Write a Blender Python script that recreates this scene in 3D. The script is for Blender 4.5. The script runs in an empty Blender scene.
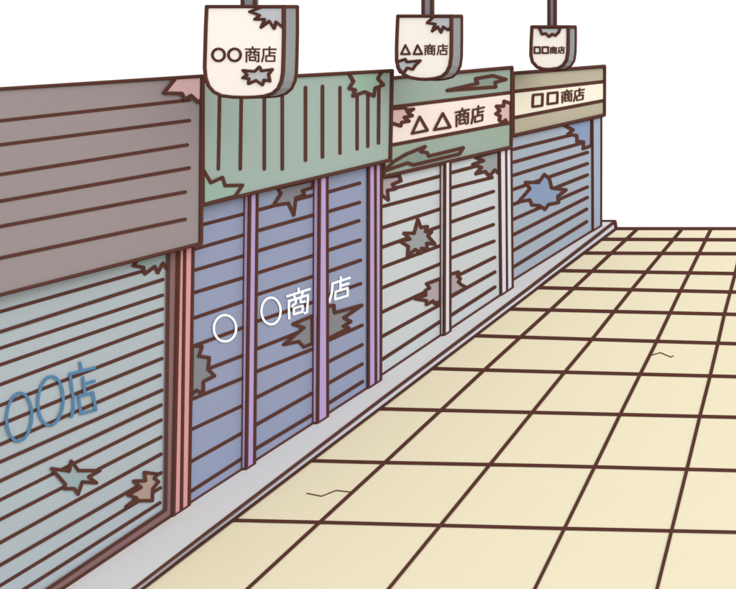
import bpy, math
from mathutils import Vector

sc = bpy.context.scene
col = sc.collection

# ------------------------------------------------------------------ measurement frame
F, CX, CY, EYE = 634.0, 800.0, 80.0, 4.0     # focal length (px), principal point, eye height
KERB = 0.07                                   # kerb height
SLAT_W = 1.75                                 # half width of the drawn brown beads, px at 1:1

def on_z(x, y, z=0.0):
    t = (EYE - z) / (y - CY)
    return Vector(((x - CX) * t, F * t, z))

class Wall:
    """vertical facade plane X = a + b*Y found from two measured points of its foot"""
    def __init__(s, p, q):
        P, Q = on_z(*p, KERB), on_z(*q, KERB)
        s.b = (Q.x - P.x) / (Q.y - P.y)
        s.a = P.x - s.b * P.y
    def at(s, x, y, d=0.0):
        t = (s.a + d) / ((x - CX) - F * s.b)
        return Vector(((x - CX) * t, F * t, EYE - (y - CY) * t))
    def X(s, Y): return s.a + s.b * Y

# ------------------------------------------------------------------ materials
def lin(h):
    h = h.lstrip('#')
    v = [int(h[i:i+2], 16) / 255 for i in (0, 2, 4)]
    return [c / 12.92 if c <= .04045 else ((c + .055) / 1.055) ** 2.4 for c in v]
MATS = {}
def mat(name, hexcol, k=1.0, kc=(1, 1, 1)):
    if name in MATS: return MATS[name]
    m = bpy.data.materials.new(name); m.use_nodes = True
    b = m.node_tree.nodes['Principled BSDF']
    c = [min(.97, a / k / q) for a, q in zip(lin(hexcol), kc)]
    b.inputs['Roughness'].default_value = 1.0
    b.inputs['Specular IOR Level'].default_value = 0.0
    # very slight uneven paint, generated from a noise pattern
    nt = m.node_tree
    tc = nt.nodes.new('ShaderNodeTexCoord'); no = nt.nodes.new('ShaderNodeTexNoise')
    no.inputs['Scale'].default_value = 3.0; no.inputs['Detail'].default_value = 4
    mx = nt.nodes.new('ShaderNodeMix'); mx.data_type = 'RGBA'
    mx.inputs['A'].default_value = (*[v * .992 for v in c], 1)
    mx.inputs['B'].default_value = (*[min(.98, v * 1.008) for v in c], 1)
    nt.links.new(tc.outputs['Object'], no.inputs['Vector'])
    nt.links.new(no.outputs['Fac'], mx.inputs['Factor'])
    nt.links.new(mx.outputs['Result'], b.inputs['Base Color'])
    MATS[name] = m
    return m
KF = KFC = None
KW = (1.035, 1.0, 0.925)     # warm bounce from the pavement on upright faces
KG = 1.30
KU = 1.36
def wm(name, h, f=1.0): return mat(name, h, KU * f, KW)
BROWN = wm('brown_bead', '#5E3B32')
M = dict(
    tile=mat('pale_yellow_tile', '#EFE5C5', KG), joint=mat('brown_joint', '#5C3932', KG),
    kerb=mat('grey_kerb', '#CBCBCC', 1.08), kerbface=wm('kerb_face', '#CDCDCF', 1.0),
    f1=wm('mauve_grey', '#9F918F'), f1p=wm('dusty_pink', '#C9A4A2', .79),
    s1=wm('pale_blue_grey', '#B3BBBD'), s1p=wm('sea_grey', '#9DADAD'), s1b=wm('dull_brown', '#AF9688', 0.96),
    fr1=wm('plum_brown', '#8A6967', 0.95), po1=wm('salmon_pink', '#DB9B97', 0.93),
    f2=wm('sage', '#A7B6AA'), f2p=wm('green_sage', '#9AB19F', .93),
    s2=wm('periwinkle', '#949AB1', .93), s2h=wm('hole_grey', '#87868A', 0.97), po2=wm('lilac', '#B69DC6', 0.9), po2s=wm('lilac_side_lightened', '#B69DC4', .62),  # post sides: lilac copy with lightened base colour, offsetting the shade there
    f3=wm('moss_grey', '#A1AF9E'), f3p=wm('dark_moss', '#8A998B'), b3=wm('blush', '#FEE9DC'), b3p=wm('rose_tan', '#D2AEA5', .87),
    s3=wm('light_grey', '#CED1CE'), s3p=wm('mid_grey', '#9FA09F'), s3r=wm('rosy_grey', '#AFA1A0', 0.93), po3=wm('pale_post', '#E4E1E5'), po3s=wm('pale_post_side', '#DCD7DA', .7),  # pale post side likewise lightened in its colour against shade
    f4=wm('khaki', '#BFB59A'), b4=wm('cream', '#F3E8CE', .9), s4=wm('steel_blue', '#A8B1BA', .96), s4p=wm('denim', '#909FB9'), po4=wm('blue_post', '#A9B5C4'),
    sign=wm('ivory', '#FFF4E7', .78), side=wm('sign_grey', '#9B9B9C'), sp=wm('patch_grey', '#C2C2C4', .81),
    blue=wm('blue_paint', '#5A87AA'), white=wm('white_paint', '#FFFFFF', 0.8), wall=wm('plaster', '#B9B2A8'), roof=wm('roof_felt', '#8D8A88'),
)

# ------------------------------------------------------------------ mesh builder
class MB:
    def __init__(s): s.v = []; s.f = []; s.m = []; s.mats = []
    def mi(s, m):
        if m not in s.mats: s.mats.append(m)
        return s.mats.index(m)
    def face(s, pts, m):
        n = len(s.v); s.v += [tuple(p) for p in pts]
        s.f.append(tuple(range(n, n + len(pts)))); s.m.append(s.mi(m))
    def prism(s, front, back, m, mside=None):
        """front polygon, matching back polygon, side walls"""
        s.face(front, m); s.face(list(reversed(back)), mside or m)
        k = len(front)
        for i in range(k):
            j = (i + 1) % k
            s.face([front[i], back[i], back[j], front[j]], mside or m)
    def ball(s, c, r, m, nu=10, nv=6):
        i0 = len(s.v); mi = s.mi(m)
        s.v.append((c.x, c.y, c.z + r))
        for j in range(1, nv):
            th = math.pi * j / nv
            for i in range(nu):
                ph = 2 * math.pi * i / nu
                s.v.append((c.x + r * math.sin(th) * math.cos(ph), c.y + r * math.sin(th) * math.sin(ph), c.z + r * math.cos(th)))
        s.v.append((c.x, c.y, c.z - r)); last = len(s.v) - 1
        for i in range(nu):
            a, b = i, (i + 1) % nu
            s.f.append((i0, i0 + 1 + a, i0 + 1 + b)); s.m.append(mi)
            for j in range(nv - 2):
                r0, r1 = i0 + 1 + j * nu, i0 + 1 + (j + 1) * nu
                s.f.append((r0 + a, r1 + a, r1 + b, r0 + b)); s.m.append(mi)
            r0 = i0 + 1 + (nv - 2) * nu
            s.f.append((last, r0 + b, r0 + a)); s.m.append(mi)
    def bead(s, pts, rad, m, closed=False, n=10):
        """round bead along a polyline, its radius given at every point"""
        if closed: pts = pts + [pts[0]]; rad = rad + [rad[0]]
        mi = s.mi(m)
        for i in range(len(pts) - 1):
            p, q = pts[i], pts[i + 1]; d = q - p
            if d.length < 1e-6: continue
            d.normalize()
            u = d.cross(Vector((0, 0, 1)) if abs(d.z) < .9 else Vector((1, 0, 0))).normalized(); w = d.cross(u)
            b = len(s.v)
            for c, r in ((p, rad[i]), (q, rad[i + 1])):
                for k in range(n):
                    a = 2 * math.pi * k / n
                    s.v.append(tuple(c + u * (r * math.cos(a)) + w * (r * math.sin(a))))
            for k in range(n):
                l = (k + 1) % n
                s.f.append((b + k, b + l, b + n + l, b + n + k)); s.m.append(mi)
        for i, p in enumerate(pts[:-1] if closed else pts):
            s.ball(p, rad[i], m)
    def build(s, name, parent=None, loc=None):
        me = bpy.data.meshes.new(name)
        off = Vector((0, 0, 0))
        if parent is not None: 
            q = parent
            while q is not None: off += q.location; q = q.parent
        elif loc is not None: off = Vector(loc)
        me.from_pydata([tuple(Vector(v) - off) for v in s.v], [], s.f)
        for m in s.mats: me.materials.append(m)
        for p, i in zip(me.polygons, s.m): p.material_index = i
        me.update()
        o = bpy.data.objects.new(name, me); col.objects.link(o)
        if parent is not None: o.parent = parent
        elif loc is not None: o.location = loc
        return o

def empty(name, loc, label, cat, group=None):
    o = bpy.data.objects.new(name, None); col.objects.link(o)
    o.location = loc; o['label'] = label; o['category'] = cat; o.empty_display_size = .3
    if group: o['group'] = group
    return o

def wbead(mb, W, pts, d, hw=SLAT_W, m=BROWN, closed=False, lift=0.0):
    """bead on a facade plane; lift raises it by that many of its own half widths"""
    P = []; R = []
    for p in pts:
        q = W.at(p[0], p[1], d)
        if lift: q = W.at(p[0], p[1], d + lift * hw * q.y / F)
        P.append(q); R.append(hw * q.y / F)
    mb.bead(P, R, m, closed)

LAY = [0]
def wline(mb, W, pts, d, hw=SLAT_W, m=BROWN, closed=False):
    """painted / pressed line of even drawn width lying on the wall face, with rounded ends"""
    if closed: pts = list(pts) + [pts[0]]
    def up():
        LAY[0] = (LAY[0] + 1) % 24
        return d + LAY[0] * .00025
    for (x0, y0), (x1, y1) in zip(pts, pts[1:]):
        dx, dy = x1 - x0, y1 - y0; l = math.hypot(dx, dy)
        if l < 1e-6: continue
        nx, ny = -dy / l * hw, dx / l * hw; z = up()
        mb.face([W.at(x0 + nx, y0 + ny, z), W.at(x1 + nx, y1 + ny, z), W.at(x1 - nx, y1 - ny, z), W.at(x0 - nx, y0 - ny, z)], m)
    for x, y in (pts[:-1] if closed else pts):
        z = up()
        mb.face([W.at(x + hw * math.cos(a), y + hw * math.sin(a), z) for a in [2 * math.pi * i / 14 for i in range(14)]], m)

# 2-D clipping of the slat lines where a torn patch or hole interrupts them
def inside(p, poly):
    c = False; n = len(poly)
    for i in range(n):
        a, b = poly[i], poly[i - 1]
        if (a[1] > p[1]) != (b[1] > p[1]) and p[0] < (b[0] - a[0]) * (p[1] - a[1]) / (b[1] - a[1]) + a[0]: c = not c
    return c
def clip(seg, polys):
    (x0, y0), (x1, y1) = seg; n = 240; out = []; cur = None
    for i in range(n + 1):
        t = i / n; p = (x0 + (x1 - x0) * t, y0 + (y1 - y0) * t)
        if any(inside(p, q) for q in polys):
            if cur: out.append(cur); cur = None
        else: cur = (cur[0], p) if cur else (p, p)
    if cur: out.append(cur)
    return [s for s in out if abs(s[0][0] - s[1][0]) + abs(s[0][1] - s[1][1]) > .8]

def q4(ox, oy, pts): return [(ox + x / 4, oy + y / 4) for x, y in pts]
A1 = lambda *p: q4(0, 0, p)
A2 = lambda *p: q4(184, 0, p)
A3 = lambda *p: q4(368, 0, p)
A4 = lambda *p: q4(500, 0, p)
B1 = lambda *p: q4(0, 147, p)
B2 = lambda *p: q4(184, 147, p)
B3 = lambda *p: q4(368, 147, p)
B4 = lambda *p: q4(500, 110, p)
C1 = lambda *p: q4(0, 294, p)
C2 = lambda *p: q4(184, 294, p)
C3 = lambda *p: q4(368, 250, p)
D1 = lambda *p: q4(0, 441, p)

# ------------------------------------------------------------------ characters (strokes in a unit square, y down)
SHO = [[(.5, 0), (.5, .14)], [(.02, .15), (.98, .15)], [(.3, .17), (.36, .34)], [(.7, .17), (.63, .34)],
       [(.08, 1), (.08, .35), (.92, .35), (.92, .96), (.8, .98)],
       [(.39, .37), (.38, .5), (.22, .58)], [(.6, .37), (.6, .53), (.8, .55)],
       [(.3, .68), (.7, .68), (.7, .9), (.3, .9), (.3, .68)]]
TEN = [[(.54, 0), (.54, .14)], [(.13, .16), (.98, .16)], [(.13, .16), (.13, .6), (.02, .98)],
       [(.53, .24), (.53, .58)], [(.53, .4), (.92, .4)],
       [(.3, .6), (.88, .6), (.88, .95), (.3, .95), (.3, .6)]]
def place(strokes, quad):
    (ax, ay), (bx, by), (cx, cy), (dx, dy) = quad      # TL TR BR BL
    f = lambda u, v: ((ax * (1-u) + bx * u) * (1-v) + (dx * (1-u) + cx * u) * v, (ay * (1-u) + by * u) * (1-v) + (dy * (1-u) + cy * u) * v)
    return [[f(u, v) for u, v in s] for s in strokes]
def box(x0, y0, x1, y1): return [(x0, y0), (x1, y0), (x1, y1), (x0, y1)]
def ring(cx, cy, rx, ry, rot=0, n=28):
    o = []
    for i in range(n + 1):
        a = 2 * math.pi * i / n; x, y = rx * math.cos(a), ry * math.sin(a)
        o.append((cx + x * math.cos(rot) - y * math.sin(rot), cy + x * math.sin(rot) + y * math.cos(rot)))
    return o
def loop(p): return list(p) + [p[0]]

# ------------------------------------------------------------------ shop pieces
def panel(W, poly, m, back, d=0.0):
    mb = MB()
    fr = [W.at(x, y, d) for x, y in poly]
    bk = [p - Vector((back, 0, 0)) for p in fr]
    mb.prism(fr, bk, m)
    return mb
def patch(W, poly, m, d, name, parent, hw=SLAT_W, label=None):
    mb = MB()
    mb.face([W.at(x, y, d + .004) for x, y in poly], m)
    wline(mb, W, poly, d + .006, hw, closed=True)
    o = mb.build(name, parent)
    if label: o['label'] = label
    return o
def letters(W, strokes, hw, m, d, parent, lift=1.2):
    mb = MB()
    for s in strokes:
        if s[0] == s[-1] and len(s) > 2: wline(mb, W, s[:-1], d + .009, hw, m, True)
        else: wline(mb, W, s, d + .009, hw, m)
    return mb.build('lettering', parent)
def shutter(shop, W, poly, lines, m, patches, edge=()):
    mb = panel(W, poly, m, .04)
    hp = [p[0] for p in patches]
    for s in lines:
        for c in clip(s, hp): wline(mb, W, list(c), .002)
    for s in edge: wbead(mb, W, list(s), 0)
    o = mb.build('shutter', shop)
    for p, pm, nm, lb in patches: patch(W, p, pm, 0, nm, o, label=lb)
    return o
def fascia(shop, W, poly, d, m, lines, patches, bands=(), depth=None):
    """poly TL TR BR BL"""
    mb = panel(W, poly, m, depth or d - .012, d)
    wbead(mb, W, poly, d, 1.85, closed=True, lift=.4)
    hp = [p[0] for p in patches]
    for s in lines:
        for c in clip(s, hp): wline(mb, W, list(c), d + .002)
    o = mb.build('fascia', shop)
    for bp, bm in bands:
        b = MB(); b.face([W.at(x, y, d + .002) for x, y in bp], bm)
        wline(b, W, [bp[0], bp[1]], d + .004); wline(b, W, [bp[3], bp[2]], d + .004)
        b.build('name_band', o)
    for p, pm, nm, lb in patches: patch(W, p, pm, d + .004, nm, o, label=lb)
    return o
def post(shop, W, top, bot, p, m, groove=False, mside=None, by=None):
    """top/bot: pixel x of left edge, mid line, right edge at the top y and at the foot; by: foot y at left edge"""
    (xl, xm, xr, ty), (bl, bm_, br, fy) = top, bot
    mb = MB()
    def quad(xa, xb, xc, y, z=None):
        # back corner on the wall, front corners on the raised face
        def zz(P): return Vector((P.x, P.y, z)) if z is not None else P
        if groove:
            A = W.at(xa, y, p); C = W.at(xc, y, p)
            A0 = A - Vector((p + .01, 0, 0)); C0 = C - Vector((p + .01, 0, 0))
            return [zz(v) for v in (A0, A, C, C0)]
        A0 = W.at(xa, y, 0)
        w = (xb - xa) * A0.y / F
        A = A0 + Vector((w, 0, 0))
        C = W.at(xc, y, w); C0 = C - Vector((w + .01, 0, 0)); A0 = A0 - Vector((.01, 0, 0))
        return [zz(v) for v in (A0, A, C, C0)]
    zt = W.at(xm, ty, 0).z + (.05 if W in (W1, W2) else -.01)
    T = quad(xl, xm, xr, ty, zt); B = quad(bl, bm_, br, fy, KERB)
    ms = mside or m
    mb.face([B[0], B[1], T[1], T[0]], ms); mb.face([B[1], B[2], T[2], T[1]], m)
    mb.face([B[2], B[3], T[3], T[2]], m); mb.face([T[0], T[1], T[2], T[3]], m)
    R = lambda P: SLAT_W * .86 * P.y / F
    e = [[T[1], B[1]], [T[2], B[2]], [B[1], B[2]]]
    if not groove: e += [[T[0], B[0]], [B[0], B[1]]]
    else:
        tm = (xm - xl) / (xr - xl); bmid = (bm_ - bl) / (br - bl)
        e += [[T[1].lerp(T[2], tm), B[1].lerp(B[2], bmid)]] if xm != xr else []
    for s in e: mb.bead(s, [R(v) for v in s], BROWN)
    return mb.build('post', shop)
def body(shop, W, Y0, Y1, zt):
    mb = MB()
    x0, x1 = W.X(Y0) - .045, W.X(Y1) - .045
    fr = [(x0, Y0, 0.0), (x1, Y1, 0.0), (x1, Y1, zt), (x0, Y0, zt)]
    bk = [(-11, p[1], p[2]) for p in fr]
    mb.prism([Vector(p) for p in fr], [Vector(p) for p in bk], M['wall'])
    mb.build('wall', shop)
    mb = MB()
    fr = [(x0 - .02, Y0 + .03, zt + .003), (x1 - .02, Y1 - .03, zt + .003), (x1 - .02, Y1 - .03, zt + .1), (x0 - .02, Y0 + .03, zt + .1)]
    bk = [(-11.1, p[1], p[2]) for p in fr]
    mb.prism([Vector(p) for p in fr], [Vector(p) for p in bk], M['roof'])
    mb.build('roof', shop)

G = 'shuttered shops in a row along the kerb'
XL = -400                                     # the first shop runs on past the left edge
def ext(p, q, x=XL):                          # carry a line on leftward to x
    return (x, p[1] + (q[1] - p[1]) * (x - p[0]) / (q[0] - p[0]))

# ================================================================== shop 1
W1 = Wall((64, 588), (171.5, 516))
W2 = Wall((188.7, 503.8), (368, 387.7))
W3 = Wall((381.7, 375), (499, 296.2))
W4 = Wall((513.5, 280), (590, 232.5))
def base(W, Y): return (W.X(Y), Y, 0)
Yb = [W1.at(XL, 300).y, 5.93, 8.27, 11.95, 16.95]
shop1 = empty('closed_shop', base(W1, 5), 'nearest shop with mauve-grey slatted fascia and pale shutter sprayed with blue writing', 'shop', G)
body(shop1, W1, Yb[0], Yb[1] - .02, 3.55)
tl, tr, br, bl = (0, 89), (202, 76.2), (200.7, 243.6), (0, 295)
poly = [ext(tl, tr), tr, br, ext(bl, br)]
P = [(176.2, 77.9), (163.9, 93.2), (182.3, 93.6), (185, 99.4), (191.2, 95.6), (198.6, 102.3), (201.6, 99), (202, 76.2)]
L = [((0, 121), (189.5, 100.2)), ((0, 145), (189.5, 120.6)), ((0, 174.7), (187.4, 145)), ((0, 201.3), (189.4, 168)), ((0, 226.6), (185.3, 192)), ((0, 258.2), (185.3, 219.3))]
L = [(ext(a, b), b) for a, b in L]
fascia(shop1, W1, poly, .10, M['f1'], L, [(P, M['f1p'], 'peeled_patch', 'pink peeled corner')])
# frame down the right side and along the foot
inn = [(168.7, 240), (165.6, 509.8), ext((165.6, 509.8), (50, 587.3))]
out = [(178.2, 240), (172.6, 515.3), ext((172.6, 515.3), (63.7, 588))]
mb = MB()
for i in (0, 1):
    mb.face([W1.at(*inn[i], .012), W1.at(*out[i], .012), W1.at(*out[i+1], .012), W1.at(*inn[i+1], .012)], M['fr1'])
wline(mb, W1, inn, .014); wline(mb, W1, out, .014)
mb.build('frame', shop1)
rt = [(163, 279.5), (162.5, 295.2), (162.5, 309), (162.5, 324.5), (162.5, 342), (162, 358.5), (160.2, 375), (162, 390.2), (161.2, 405), (161.2, 420), (161.2, 437), (161.2, 454), (161.2, 472.7), (160.5, 487.7)]
lf = [332, 348.3, 364.9, 384.7, 405.4, 424.6, 444.6, 462, 481.1, 500, 519.6, 542.7, 565.2, 585.6]
L = [((0, a), b) for a, b in zip(lf, rt)] + [((0, 311.8), (147, 270)), ((27.5, 587), (160, 502.7))]
L = [(ext(a, b), b) for a, b in L]
pt = B1((548, 455), (535, 475), (575, 482), (580, 508), (620, 478), (632, 503), (652, 465), (672, 490), (674, 420), (560, 449))
pstar = D1((207, 110), (278, 120), (285, 80), (315, 118), (400, 118), (355, 143), (387, 167), (330, 163), (313, 212), (298, 190), (258, 190), (262, 172))
pbr = D1((578, 125), (632, 132), (618, 148), (635, 163), (612, 190), (610, 238), (560, 238), (505, 262), (548, 228), (512, 215), (565, 185), (535, 160), (583, 158))
sh = shutter(shop1, W1, [ext((0, 290), (168, 247)), (168, 245), (165.6, 509.8), ext((165.6, 509.8), (50, 587.3))], L, M['s1'],
    [(pt, M['s1p'], 'torn_patch', None), (pstar, M['s1p'], 'torn_patch', 'star-shaped blue-grey hole'), (pbr, M['s1b'], 'rust_patch', 'brown rust patch')])
bt = [ring(19.3, 417, 12.6, 24, .06), ring(50.7, 400.8, 12.6, 24.5, .06)] + [C1(*s) for s in (
    [(320, 275), (326, 302)], [(378, 295), (280, 320), (288, 375), (294, 420), (295, 455), (287, 490)], [(332, 333), (340, 400)], [(338, 360), (378, 348)],
    [(314, 410), (372, 394), (384, 463), (324, 478), (314, 410)])]
letters(W1, bt, 1.5, M['blue'], 0, sh, lift=2.0)
post(shop1, W1, (179, 184.6, 193, 247), (173.4, 181, 188.9, 514), .018, M['po1'], True)

# ================================================================== shop 2
shop2 = empty('closed_shop', base(W2, 7), 'second shop with ribbed sage fascia, lilac posts and blue-violet shutters with white writing', 'shop', G)
body(shop2, W2, Yb[1], Yb[2] - .02, 3.6)
poly = [(202.4, 81), (392, 70.8), (390.2, 160.2), (202.4, 205.2)]
PA = [(348.8, 73), (353.9, 81.5), (349.4, 88.3), (355.6, 90), (353.2, 96), (365, 91.9), (374.2, 96), (375.2, 88.3), (383.7, 84.9), (378, 78.8), (382, 71.4)]
PB = B2((74, 85), (108, 143), (155, 122), (165, 155), (235, 153), (205, 197), (74, 232))
L = [((219.9, 88), (218.5, 169)), ((241.6, 88), (240.4, 169)), ((264.5, 88), (264.5, 169)), ((282.5, 84), (282.5, 169)), ((305.7, 87.6), (305.7, 160.3)), ((322.7, 86.4), (322.7, 157)),
     ((340, 87.6), (340, 153.2)), ((357.2, 94), (357.2, 149)), ((368, 94), (367.9, 146.4)), ((379, 85), (378.6, 143))]
fascia(shop2, W2, poly, .08, M['f2'], L, [(PA, M['f2p'], 'peeled_patch', None), (PB, M['f2p'], 'peeled_patch', None)])
bot = lambda x: 503.8 + (x - 188.7) * (387.7 - 503.8) / (368 - 188.7)
# left panel
La = [((194, 227), (244, 214)), ((194, 249.4), (244, 235)), ((194, 270.4), (244, 255.7)), ((193, 293), (244, 277.5)), ((192.5, 318.5), (243, 301.4)), ((192, 346.6), (243, 327.6)),
      ((192, 375), (242.5, 355.6)), ((191, 399.5), (242, 378.4)), ((190.5, 429.9), (242, 405.8)), ((190, 462.2), (242, 433)), ((189.5, 492.2), (241.5, 458.8))]
ha = C2((34, 207), (73, 210), (60, 248), (102, 255), (97, 300), (123, 327), (78, 350), (78, 398), (50, 385), (30, 404))
sa = shutter(shop2, W2, [(192, 200), (245, 188), (242, bot(242)), (188.7, bot(188.7))], La, M['s2'], [(ha, M['s2h'], 'hole', None)], [((188.7, bot(188.7)), (242, bot(242)))])
letters(W2, [ring(225, 328.3, 11.2, 13.2)], 1.1, M['white'], 0, sa, 2.6)
Lb = [((257, 210.4), (313, 195.2)), ((257, 231), (313.5, 215)), ((257, 251.2), (313.5, 234.3)), ((257, 273.2), (313.5, 255.5)), ((256.5, 294.8), (313.5, 276.2)), ((256, 321.7), (312, 302.5)),
      ((256, 349.2), (312, 327)), ((256, 371.7), (312, 349.3)), ((255.5, 398), (312, 369.5)), ((255, 425.3), (312, 393.2)), ((255, 449.2), (312, 415))]
hb1 = [(277.7, 188.2), (281, 193.7), (273.5, 205.7), (288.5, 203.2), (294, 215), (296, 198.2), (304.7, 194.5), (302.7, 190.7), (313, 187.4), (313, 180)]
hb2 = C2((512, 88), (437, 120), (480, 135), (400, 202), (460, 190), (480, 212), (514, 198))
sb = shutter(shop2, W2, [(249, 187), (316, 171), (314, bot(314)), (246, bot(246))], Lb, M['s2'], [(hb1, M['s2h'], 'hole', None), (hb2, M['s2h'], 'hole', None)], [((250, bot(250)), (314, bot(314)))])
letters(W2, [ring(271, 311, 9.6, 13.4)] + place(SHO, [(286.7, 292.5), (310.4, 284.8), (308.8, 312.5), (287.4, 319)]), 1.08, M['white'], 0, sb, 2.6)
Lc = [((327, 192.4), (359.7, 183.2)), ((327, 212), (359.7, 202.5)), ((327, 231.2), (359, 220.7)), ((327, 250.7), (360.2, 240)), ((327, 272), (360.7, 260.2)), ((327, 295.5), (360.7, 283.7)),
      ((330, 314), (361.5, 305.2)), ((327, 341), (362.2, 325.2)), ((327, 362.4), (362.2, 344.7)), ((327, 384), (362.2, 364)), ((327, 404.2), (362.7, 381.5))]
hc = C2((574, 50), (600, 45), (603, 75), (712, 45), (640, 95), (668, 110), (638, 128), (660, 135), (574, 180))
scc = shutter(shop2, W2, [(319, 170.5), (368.5, 158.5), (369, bot(369)), (317, bot(317))], Lc, M['s2'], [(hc, M['s2h'], 'hole', None)], [((324, bot(324)), (369, bot(369)))])
letters(W2, place(TEN, [(330, 281), (350.2, 274.2), (350.2, 296), (328.6, 302.5)]), 1.1, M['white'], 0, scc, 2.6)
post(shop2, W2, (244.7, 249.8, 257, 197), (242, 246.3, 254.3, 471), .06, M['po2'], mside=M['po2s'])
post(shop2, W2, (314, 319.6, 327, 178), (312.9, 317.6, 327.5, 424), .06, M['po2'], mside=M['po2s'])
post(shop2, W2, (368.6, 375, 381, 167), (368.4, 375.6, 380.6, 389), .02, M['po2'], True)

# ================================================================== shop 3
shop3 = empty('closed_shop', base(W3, 10), 'third shop with triangles on its blush name band and torn light grey shutters', 'shop', G)
body(shop3, W3, Yb[2], Yb[3] - .02, 3.75)
poly = [(383.6, 78.9), (511.8, 67.5), (510.9, 147.4), (383.6, 176.8)]
band = [(384, 108.2), (511.8, 92.5), (511.8, 122.5), (384, 146.6)]
P1 = A3((318, 362), (440, 334), (432, 315), (500, 303), (553, 318), (508, 330), (512, 348))
P2 = [(384.4, 171), (394, 161.5), (407, 154), (425.4, 146.6), (420.6, 151.7), (427.6, 152.8), (428.7, 156.3), (463.5, 147.8), (459.6, 154), (413.5, 165), (408, 163)]
P3 = A3((80, 436), (150, 431), (155, 440), (183, 437), (160, 450), (178, 463), (145, 470), (165, 485), (135, 490), (132, 504), (80, 488))
P4 = A3((573, 415), (545, 405), (543, 425), (515, 425), (528, 443), (513, 455), (530, 465), (525, 480), (540, 492), (550, 480), (558, 493), (573, 492))
fo = fascia(shop3, W3, poly, .03, M['f3'], [], [(P1, M['f3p'], 'torn_patch', None), (P2, M['f3p'], 'torn_patch', None), (P3, M['b3p'], 'peeled_patch', 'rosy peeled patch'), (P4, M['b3p'], 'peeled_patch', 'rosy peeled patch')],
    [(band, M['b3'])])
letters(W3, [loop([(420, 116.9), (412.4, 133.5), (427.8, 130.4)]), loop([(443, 113.4), (434.6, 129.8), (450.6, 127.2)])], 1.35, BROWN, .034, fo, .4)
letters(W3, place(SHO, A3((350, 440), (407, 428), (405, 494), (351, 507))) + place(TEN, A3((414, 430), (467, 419), (464, 483), (414, 496))), .92, BROWN, .034, fo, .4)
bot = lambda x: 375 + (x - 381.7) * (296.2 - 375) / (499 - 381.7)
La = [((381, 192), (440, 176.2)), ((381, 206.9), (440, 191.4)), ((381, 228.2), (440, 209.1)), ((381, 247.7), (440, 226.4)), ((381, 267.8), (440, 245.8)), ((381, 288.4), (440, 264)),
      ((381, 312.7), (440, 285)), ((381, 337.1), (440, 304.8)), ((381, 360.2), (440, 321.7))]
p1 = B3((54, 122), (125, 114), (133, 135), (98, 150), (112, 167), (78, 174), (82, 212), (54, 192))
p2 = B3((200, 290), (212, 322), (238, 318), (230, 338), (255, 340), (240, 355), (268, 388), (236, 385), (238, 408), (215, 405), (212, 425), (190, 410), (160, 435), (162, 398), (130, 378), (168, 368), (145, 345), (185, 345))
p3 = C3((291, 114), (235, 135), (247, 152), (230, 162), (232, 180), (190, 195), (235, 203), (235, 218), (262, 204), (268, 214), (291, 205))
s3a = shutter(shop3, W3, [(380, 168), (441, 154), (441, bot(441)), (381, bot(381))], La, M['s3'], [(p1, M['s3r'], 'rust_patch', None), (p2, M['s3p'], 'hole', None), (p3, M['s3r'], 'rust_patch', None)], [((381, bot(381)), (441, bot(441)))])
Lb = [((449, 173.4), (492, 162)), ((449, 188.4), (492.2, 177.6)), ((449, 206), (493.5, 191.5)), ((449, 222.8), (493.5, 207.5)), ((449, 241), (493.5, 224.6)), ((449, 258.8), (494, 241.2)),
      ((449, 280), (494.8, 257.3)), ((449, 297.8), (495, 272)), ((449, 316.7), (495, 287))]
p4 = C3((322, 100), (362, 88), (358, 105), (370, 115), (362, 128), (375, 140), (395, 150), (322, 190))
p5 = B3((430, 42), (463, 55), (420, 70), (455, 82), (432, 107), (470, 98), (487, 118), (507, 92), (524, 104), (525, 14))
s3b = shutter(shop3, W3, [(447, 153), (500, 140.5), (500, bot(500)), (447, bot(447))], Lb, M['s3'], [(p4, M['s3r'], 'rust_patch', None), (p5, M['s3p'], 'hole', None)], [((447, bot(447)), (500, bot(500)))])
post(shop3, W3, (440.3, 444.9, 450, 162), (440.5, 444.2, 450, 336), .06, M['po3'], mside=M['po3s'])
post(shop3, W3, (499.4, 505.6, 511, 148), (500.9, 506.6, 512.3, 296), .02, M['po3'], True)

# ================================================================== shop 4
shop4 = empty('closed_shop', base(W4, 14), 'farthest shop with squares on its cream name band and a blue hole in its shutter', 'shop', G)
body(shop4, W4, Yb[3], Yb[4], 3.9)
poly = [(512.9, 73.4), (604.4, 66.4), (604.2, 115.2), (512.9, 135.9)]
band = [(513, 91.7), (604.2, 81.7), (604.2, 100.6), (513, 118)]
fo = fascia(shop4, W4, poly, .03, M['f4'], [], [], [(band, M['b4'])])
letters(W4, [loop([(533.4, 95.1), (542.9, 94.2), (542.5, 105.6), (532.9, 106.9)]), loop([(548.2, 93.4), (557.7, 92.5), (557.5, 102.9), (547.9, 104.2)])], 1.2, BROWN, .034, fo, .4)
letters(W4, place(SHO, A4((246, 364), (291, 356), (290, 404), (247, 412))) + place(TEN, A4((296, 358), (339, 350), (338, 398), (295, 407))), .76, BROWN, .034, fo, .4)
bot = lambda x: 280 + (x - 513.5) * (232.5 - 280) / (590 - 513.5)
L = [((511, 150), (590, 130.5)), ((511, 163), (584, 142.6)), ((511, 176.1), (587.5, 152.5)), ((511, 190.3), (587.5, 163.7)), ((511, 205.4), (587.5, 175)), ((511, 220.4), (587.5, 187)),
     ((511, 236), (587.5, 197.5)), ((511, 251.8), (586.7, 209.2)), ((511, 268.6), (586.7, 221.7))]
p1 = B4((178, 258), (198, 275), (207, 312), (265, 320), (232, 345), (235, 370), (195, 378), (180, 398), (160, 383), (128, 380), (120, 360), (75, 367), (120, 315), (103, 290), (155, 290))
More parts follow.
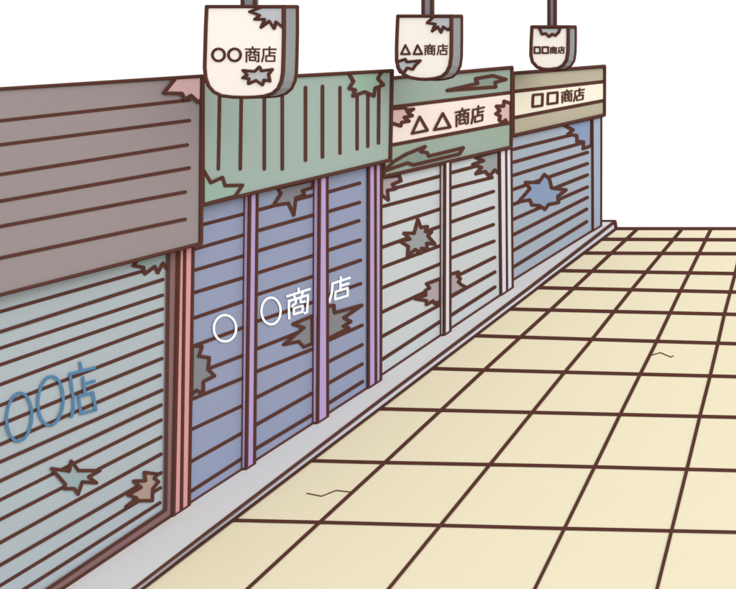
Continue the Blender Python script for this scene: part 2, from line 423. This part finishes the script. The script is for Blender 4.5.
p2 = B4((250, 58), (293, 80), (272, 97), (308, 103), (308, 125), (335, 128), (333, 155), (366, 143), (368, 25))
shutter(shop4, W4, [(511, 130), (592.5, 111), (592.5, bot(592.5)), (511, bot(511))], L, M['s4'], [(p1, M['s4p'], 'hole', None), (p2, M['s4p'], 'hole', None)], [((511, bot(511)), (592.5, bot(592.5)))])
post(shop4, W4, (592.2, 600.9, 600.9, 116), (592.6, 600.7, 600.7, 232), .02, M['po4'], True)

# ================================================================== hanging signs
def sign(Y, face, side, pole, patches, texts, label, top_out=1.6):
    """face: closed outline px (clockwise from top left); side: px of the far edge of the right flank (top first)"""
    P = lambda x, y, dy=0.0: Vector(((x - CX) * (Y + dy) / F, Y + dy, EYE - (y - CY) * (Y + dy) / F))
    xr = face[1][0]; Xr = (xr - CX) * Y / F
    T = F * Xr / (side - CX) - Y              # depth that puts the rear edge where it was measured
    hw = 1.75; r = hw * Y / F
    cx = (pole[0] + pole[1]) / 2
    root = empty('hanging_sign', P(cx, max(p[1] for p in face)), label, 'sign', 'rounded shop signs hanging on grey poles')
    mb = MB()
    fr = [P(x, y) for x, y in face]; bk = [p + Vector((0, T, 0)) for p in fr]
    for i in (0, 1): bk[i].z += (fr[i].z - EYE) * T / Y      # the rear rim stands a little higher
    mb.prism(fr, bk, M['sign'], M['side'])
    mb.bead(fr, [r] * len(fr), BROWN, True); mb.bead(bk, [r] * len(bk), BROWN, True)
    mb.bead([fr[0], bk[0]], [r] * 2, BROWN); mb.bead([fr[1], bk[1]], [r] * 2, BROWN)
    bd = mb.build('sign_board', root)
    for poly in patches:
        m2 = MB(); m2.face([P(x, y) - Vector((0, .004, 0)) for x, y in poly], M['sp'])
        q = [P(x, y) - Vector((0, .004, 0)) for x, y in poly]
        m2.bead(q, [r * .85] * len(q), BROWN, True); m2.build('torn_patch', bd)
    m3 = MB()
    for strokes, w in texts:
        for s in strokes:
            cl = len(s) > 2 and s[0] == s[-1]
            q = [P(x, y) - Vector((0, .001, 0)) for x, y in (s[:-1] if cl else s)]
            m3.bead(q, [w * Y / F] * len(q), BROWN, cl)
    m3.build('lettering', bd)
    # square pole from the top of the board up out of the picture
    m4 = MB(); a, b = (pole[0] - CX) * Y / F, (pole[1] - CX) * Y / F
    yb = face[0][1]; z0 = EYE - (yb - CY) * Y / F + .002; z1 = BEAMZ
    w = min(b - a, T * .25); y0 = Y + T * .35; y1 = y0 + w
    k = y0 / Y; a *= k; b *= k
    m4.prism([Vector((a, y0, z0)), Vector((b, y0, z0)), Vector((b, y0, z1)), Vector((a, y0, z1))],
             [Vector((a, y1, z0)), Vector((b, y1, z0)), Vector((b, y1, z1)), Vector((a, y1, z1))], M['side'])
    for x, yy in ((a, y0), (b, y0)):
        m4.bead([Vector((x, yy, z0)), Vector((x, yy, z1))], [r, r], BROWN)
    m4.build('pole', root)
    return root
BEAMZ = 7.2
face = A2((92, 27), (400, 27), (400, 130), (398, 230), (396, 290), (390, 325), (377, 354), (355, 374), (322, 385), (280, 389), (240, 390), (195, 389), (150, 383), (120, 368), (100, 345), (88, 312), (84, 270), (86, 200), (88, 120))
sign(5.5, face, 297.1, (242.7, 255.0),
     [A2((312, 29), (265, 48), (305, 62), (285, 78), (325, 78), (310, 110), (343, 85), (362, 115), (370, 88), (399, 112), (399, 29)),
      A2((238, 282), (285, 286), (303, 268), (312, 284), (355, 278), (340, 298), (345, 325), (322, 320), (315, 340), (290, 322), (260, 335), (262, 315), (237, 312), (255, 300))],
     [([ring(218.8, 55, 6.1, 6.1), ring(234.8, 55, 6.1, 6.1)], 1.28), (place(SHO, A2(*box(246, 188, 304, 248))) + place(TEN, A2(*box(311, 188, 370, 248))), .78)],
     'largest and nearest hanging sign board, with two circles in its lettering')
face = A3((120, 65), (334, 65), (334, 150), (333, 225), (328, 262), (315, 290), (295, 307), (265, 315), (235, 318), (205, 317), (170, 311), (143, 298), (124, 275), (115, 245), (115, 190), (117, 130))
sign(8.1, face, 461.4, (423.2, 432),
     [A3((264, 67), (238, 92), (270, 97), (258, 125), (280, 108), (293, 130), (302, 108), (320, 120), (333, 110), (333, 67)),
      A3((118, 248), (150, 237), (157, 248), (210, 243), (190, 262), (180, 278), (158, 272), (145, 290), (130, 290), (119, 268))],
     [([loop(A3((150, 181), (133, 217), (168, 217))), loop(A3((199, 181), (183, 217), (217, 217)))], 1.05), (place(SHO, A3(*box(226, 178, 270, 220))) + place(TEN, A3(*box(277, 178, 320, 220))), .7)],
     'middle hanging sign board, with two triangles in its lettering')
face = A4((128, 108), (273, 108), (273, 160), (272, 205), (267, 240), (253, 262), (232, 274), (200, 278), (172, 277), (148, 268), (130, 248), (124, 222), (125, 170))
sign(12.2, face, 575.2, (549, 555.2),
     [A4((154, 110), (162, 122), (168, 137), (183, 135), (197, 147), (210, 137), (222, 143), (235, 130), (242, 110))],
     [([loop(A4(*box(138, 189, 160, 213))), loop(A4(*box(170, 189, 193, 213)))], .95), (place(SHO, A4(*box(200, 187, 228, 215))) + place(TEN, A4(*box(232, 187, 259, 214))), .6)],
     'smallest and farthest hanging sign board, with two squares in its lettering')

# ================================================================== kerb
u = ((133, 589), (381, 399.5), (530, 287.2), (615, 221.6))
lo = ((141.5, 589), (390.5, 399.8), (530, 293.2), (616, 228.2))
ue = (133 - 400, 589 + 400 * .765); le = (141.5 - 400, 589 + 400 * .76)
U = [on_z(*ue, KERB)] + [on_z(*p, KERB) for p in u]; Lw = [on_z(*le, 0)] + [on_z(*p, 0) for p in lo]
mb = MB()
back = [Vector((-11.2, U[0].y, KERB)), Vector((-11.2, U[-1].y, KERB))]
mb.face(U + [back[1], back[0]], M['kerb'])
for i in range(len(U) - 1): mb.face([Lw[i], Lw[i+1], U[i+1], U[i]], M['kerbface'])
mb.face([U[-1], Lw[-1], Vector((-11.2, Lw[-1].y, 0)), back[1]], M['kerbface'])
hwk = 1.75
mb.bead(U, [hwk * p.y / F for p in U], BROWN)
e0, e1 = U[-1], back[1]
mb.bead([e0, e1], [1.7 * e0.y / F] * 2, BROWN); mb.bead([e0, Lw[-1]], [1.7 * e0.y / F] * 2, BROWN)
k = mb.build('kerb'); k['kind'] = 'structure'

# ================================================================== pavement
mb = MB()
yf = on_z(616, 228.2).y
near = -6.0; rx = 9.0
mb.prism([Vector((-11.3, near, 0)), Vector((rx, near, 0)), Vector((rx, yf, 0)), Vector((-11.3, yf, 0))],
         [Vector((-11.3, near, -.35)), Vector((rx, near, -.35)), Vector((rx, yf, -.35)), Vector((-11.3, yf, -.35))], M['tile'])
def px(X, Y): return (CX + X * F / Y, CY + EYE * F / Y)
def strip(pts, hw, z, m=M['joint']):
    for (x0, y0), (x1, y1) in zip(pts, pts[1:]):
        dx, dy = x1 - x0, y1 - y0; l = math.hypot(dx, dy); nx, ny = -dy / l * hw, dx / l * hw
        mb.face([on_z(x0 + nx, y0 + ny, z), on_z(x0 - nx, y0 - ny, z), on_z(x1 - nx, y1 - ny, z), on_z(x1 + nx, y1 + ny, z)], m)
strip([le] + list(lo), 1.8, .012)
rows = [[(602, 239.2), (736, 239.8)], [(584, 253), (736, 253.7)], [(561, 270.6), (736, 273.6)], [(538, 287.6), (736, 292)], [(510.5, 309), (736, 314.3)],
        [(475.5, 335.6), (552, 338), (736, 343.6)], [(432, 368.4), (552, 371.7), (736, 376.5)], [(377.5, 408.6), (552, 412.7), (736, 417.1)], [(308, 460.4), (368, 462), (552, 465.6), (736, 470.3)],
        [(231.5, 520), (334, 522.4), (552, 528), (736, 532)], [(95, 624), (736, 637)], [(-130, 792), (736, 800)], [(-500, 1080), (736, 1090)]]
def join(pts, hw, z):
    strip(pts, hw, z)
for i, r in enumerate(rows):
    a, b = r[-2], r[-1]; s = (b[1] - a[1]) / (b[0] - a[0])
    r = r + [(1500, b[1] + (1500 - b[0]) * s)]
    join(r, 1.75, .004)
strip([(616, 228.6), (1500, 228.6)], 1.6, .004)
cols = [[(637.3, 229), (553.2, 307.3), (483.5, 370.5), (384.6, 462.5), (320, 521.7), (248, 588)],
        [(682, 229), (632, 289), (587, 345.5), (564.5, 372.2), (489.8, 464.5), (388.2, 589)],
        [(711, 229), (680.7, 290.5), (654.5, 345.8), (640.4, 373.7), (620, 414.6), (594.5, 467), (534.6, 589)],
        [(746, 229), (735.2, 273.7), (724.5, 313.7), (717.3, 346), (710.2, 375.7), (700, 415.7), (687, 469), (657, 589)]]
for c in cols:
    P0, P1 = on_z(*c[-2]), on_z(*c[-1])
    d = (P1 - P0) / (P1.y - P0.y); E = P1 + d * (1.6 - P1.y)
    join(c + [px(E.x, E.y)], 1.75, .008)
for X in (-.15, .9, 1.95, 3.0, 4.05, 5.1, 6.15, 7.2, 8.25):
    strip([px(X - .2, yf), px(X, 1.6)], 1.75, .008)
# hairline cracks
for c in ([(306.5, 493), (321.5, 496), (336, 490.2), (350.5, 491.8)], [(651.5, 355), (660.5, 352.5), (671, 357), (673.5, 355.6)]):
    strip(c, .5, .004)
g = mb.build('pavement'); g['kind'] = 'structure'

# ================================================================== light, sky, camera
EL, AZ = math.radians(40), math.radians(112)          # high, behind and to the right of the camera
w = bpy.data.worlds.new('World'); sc.world = w; w.use_nodes = True
nt = w.node_tree; nt.nodes.clear()
out_ = nt.nodes.new('ShaderNodeOutputWorld'); add = nt.nodes.new('ShaderNodeAddShader')
b1 = nt.nodes.new('ShaderNodeBackground'); b1.inputs['Color'].default_value = (1, 1, 1, 1); b1.inputs['Strength'].default_value = .70
b2 = nt.nodes.new('ShaderNodeBackground'); sky = nt.nodes.new('ShaderNodeTexSky'); sky.sky_type = 'NISHITA'; sky.sun_disc = False
sky.sun_elevation = EL; sky.sun_rotation = AZ
b2.inputs['Strength'].default_value = .004
nt.links.new(sky.outputs[0], b2.inputs['Color']); nt.links.new(b1.outputs[0], add.inputs[0]); nt.links.new(b2.outputs[0], add.inputs[1]); nt.links.new(add.outputs[0], out_.inputs[0])
su = bpy.data.lights.new('sun', 'SUN'); su.energy = 1.5; su.angle = math.radians(60); su.color = (1, .98, .95)
so = bpy.data.objects.new('sun', su); col.objects.link(so)
dirv = Vector((math.sin(AZ) * math.cos(EL), math.cos(AZ) * math.cos(EL), math.sin(EL)))   # towards the sun
so.rotation_euler = dirv.to_track_quat('Z', 'Y').to_euler(); so.location = (6, -6, 12)

cam = bpy.data.cameras.new('camera'); co = bpy.data.objects.new('camera', cam); col.objects.link(co)
co.location = (0, 0, EYE); co.rotation_euler = (math.radians(90), 0, 0)
cam.sensor_width = 36; cam.sensor_fit = 'HORIZONTAL'; cam.lens = F / 736 * 36
cam.shift_x = -(CX - 368) / 736; cam.shift_y = -(294.5 - CY) / 736
cam.clip_end = 500; cam.clip_start = .05
sc.camera = co
sc.view_settings.view_transform = 'Standard'; sc.view_settings.look = 'None'; sc.view_settings.exposure = .53; sc.view_settings.gamma = 1
sc.render.film_transparent = False
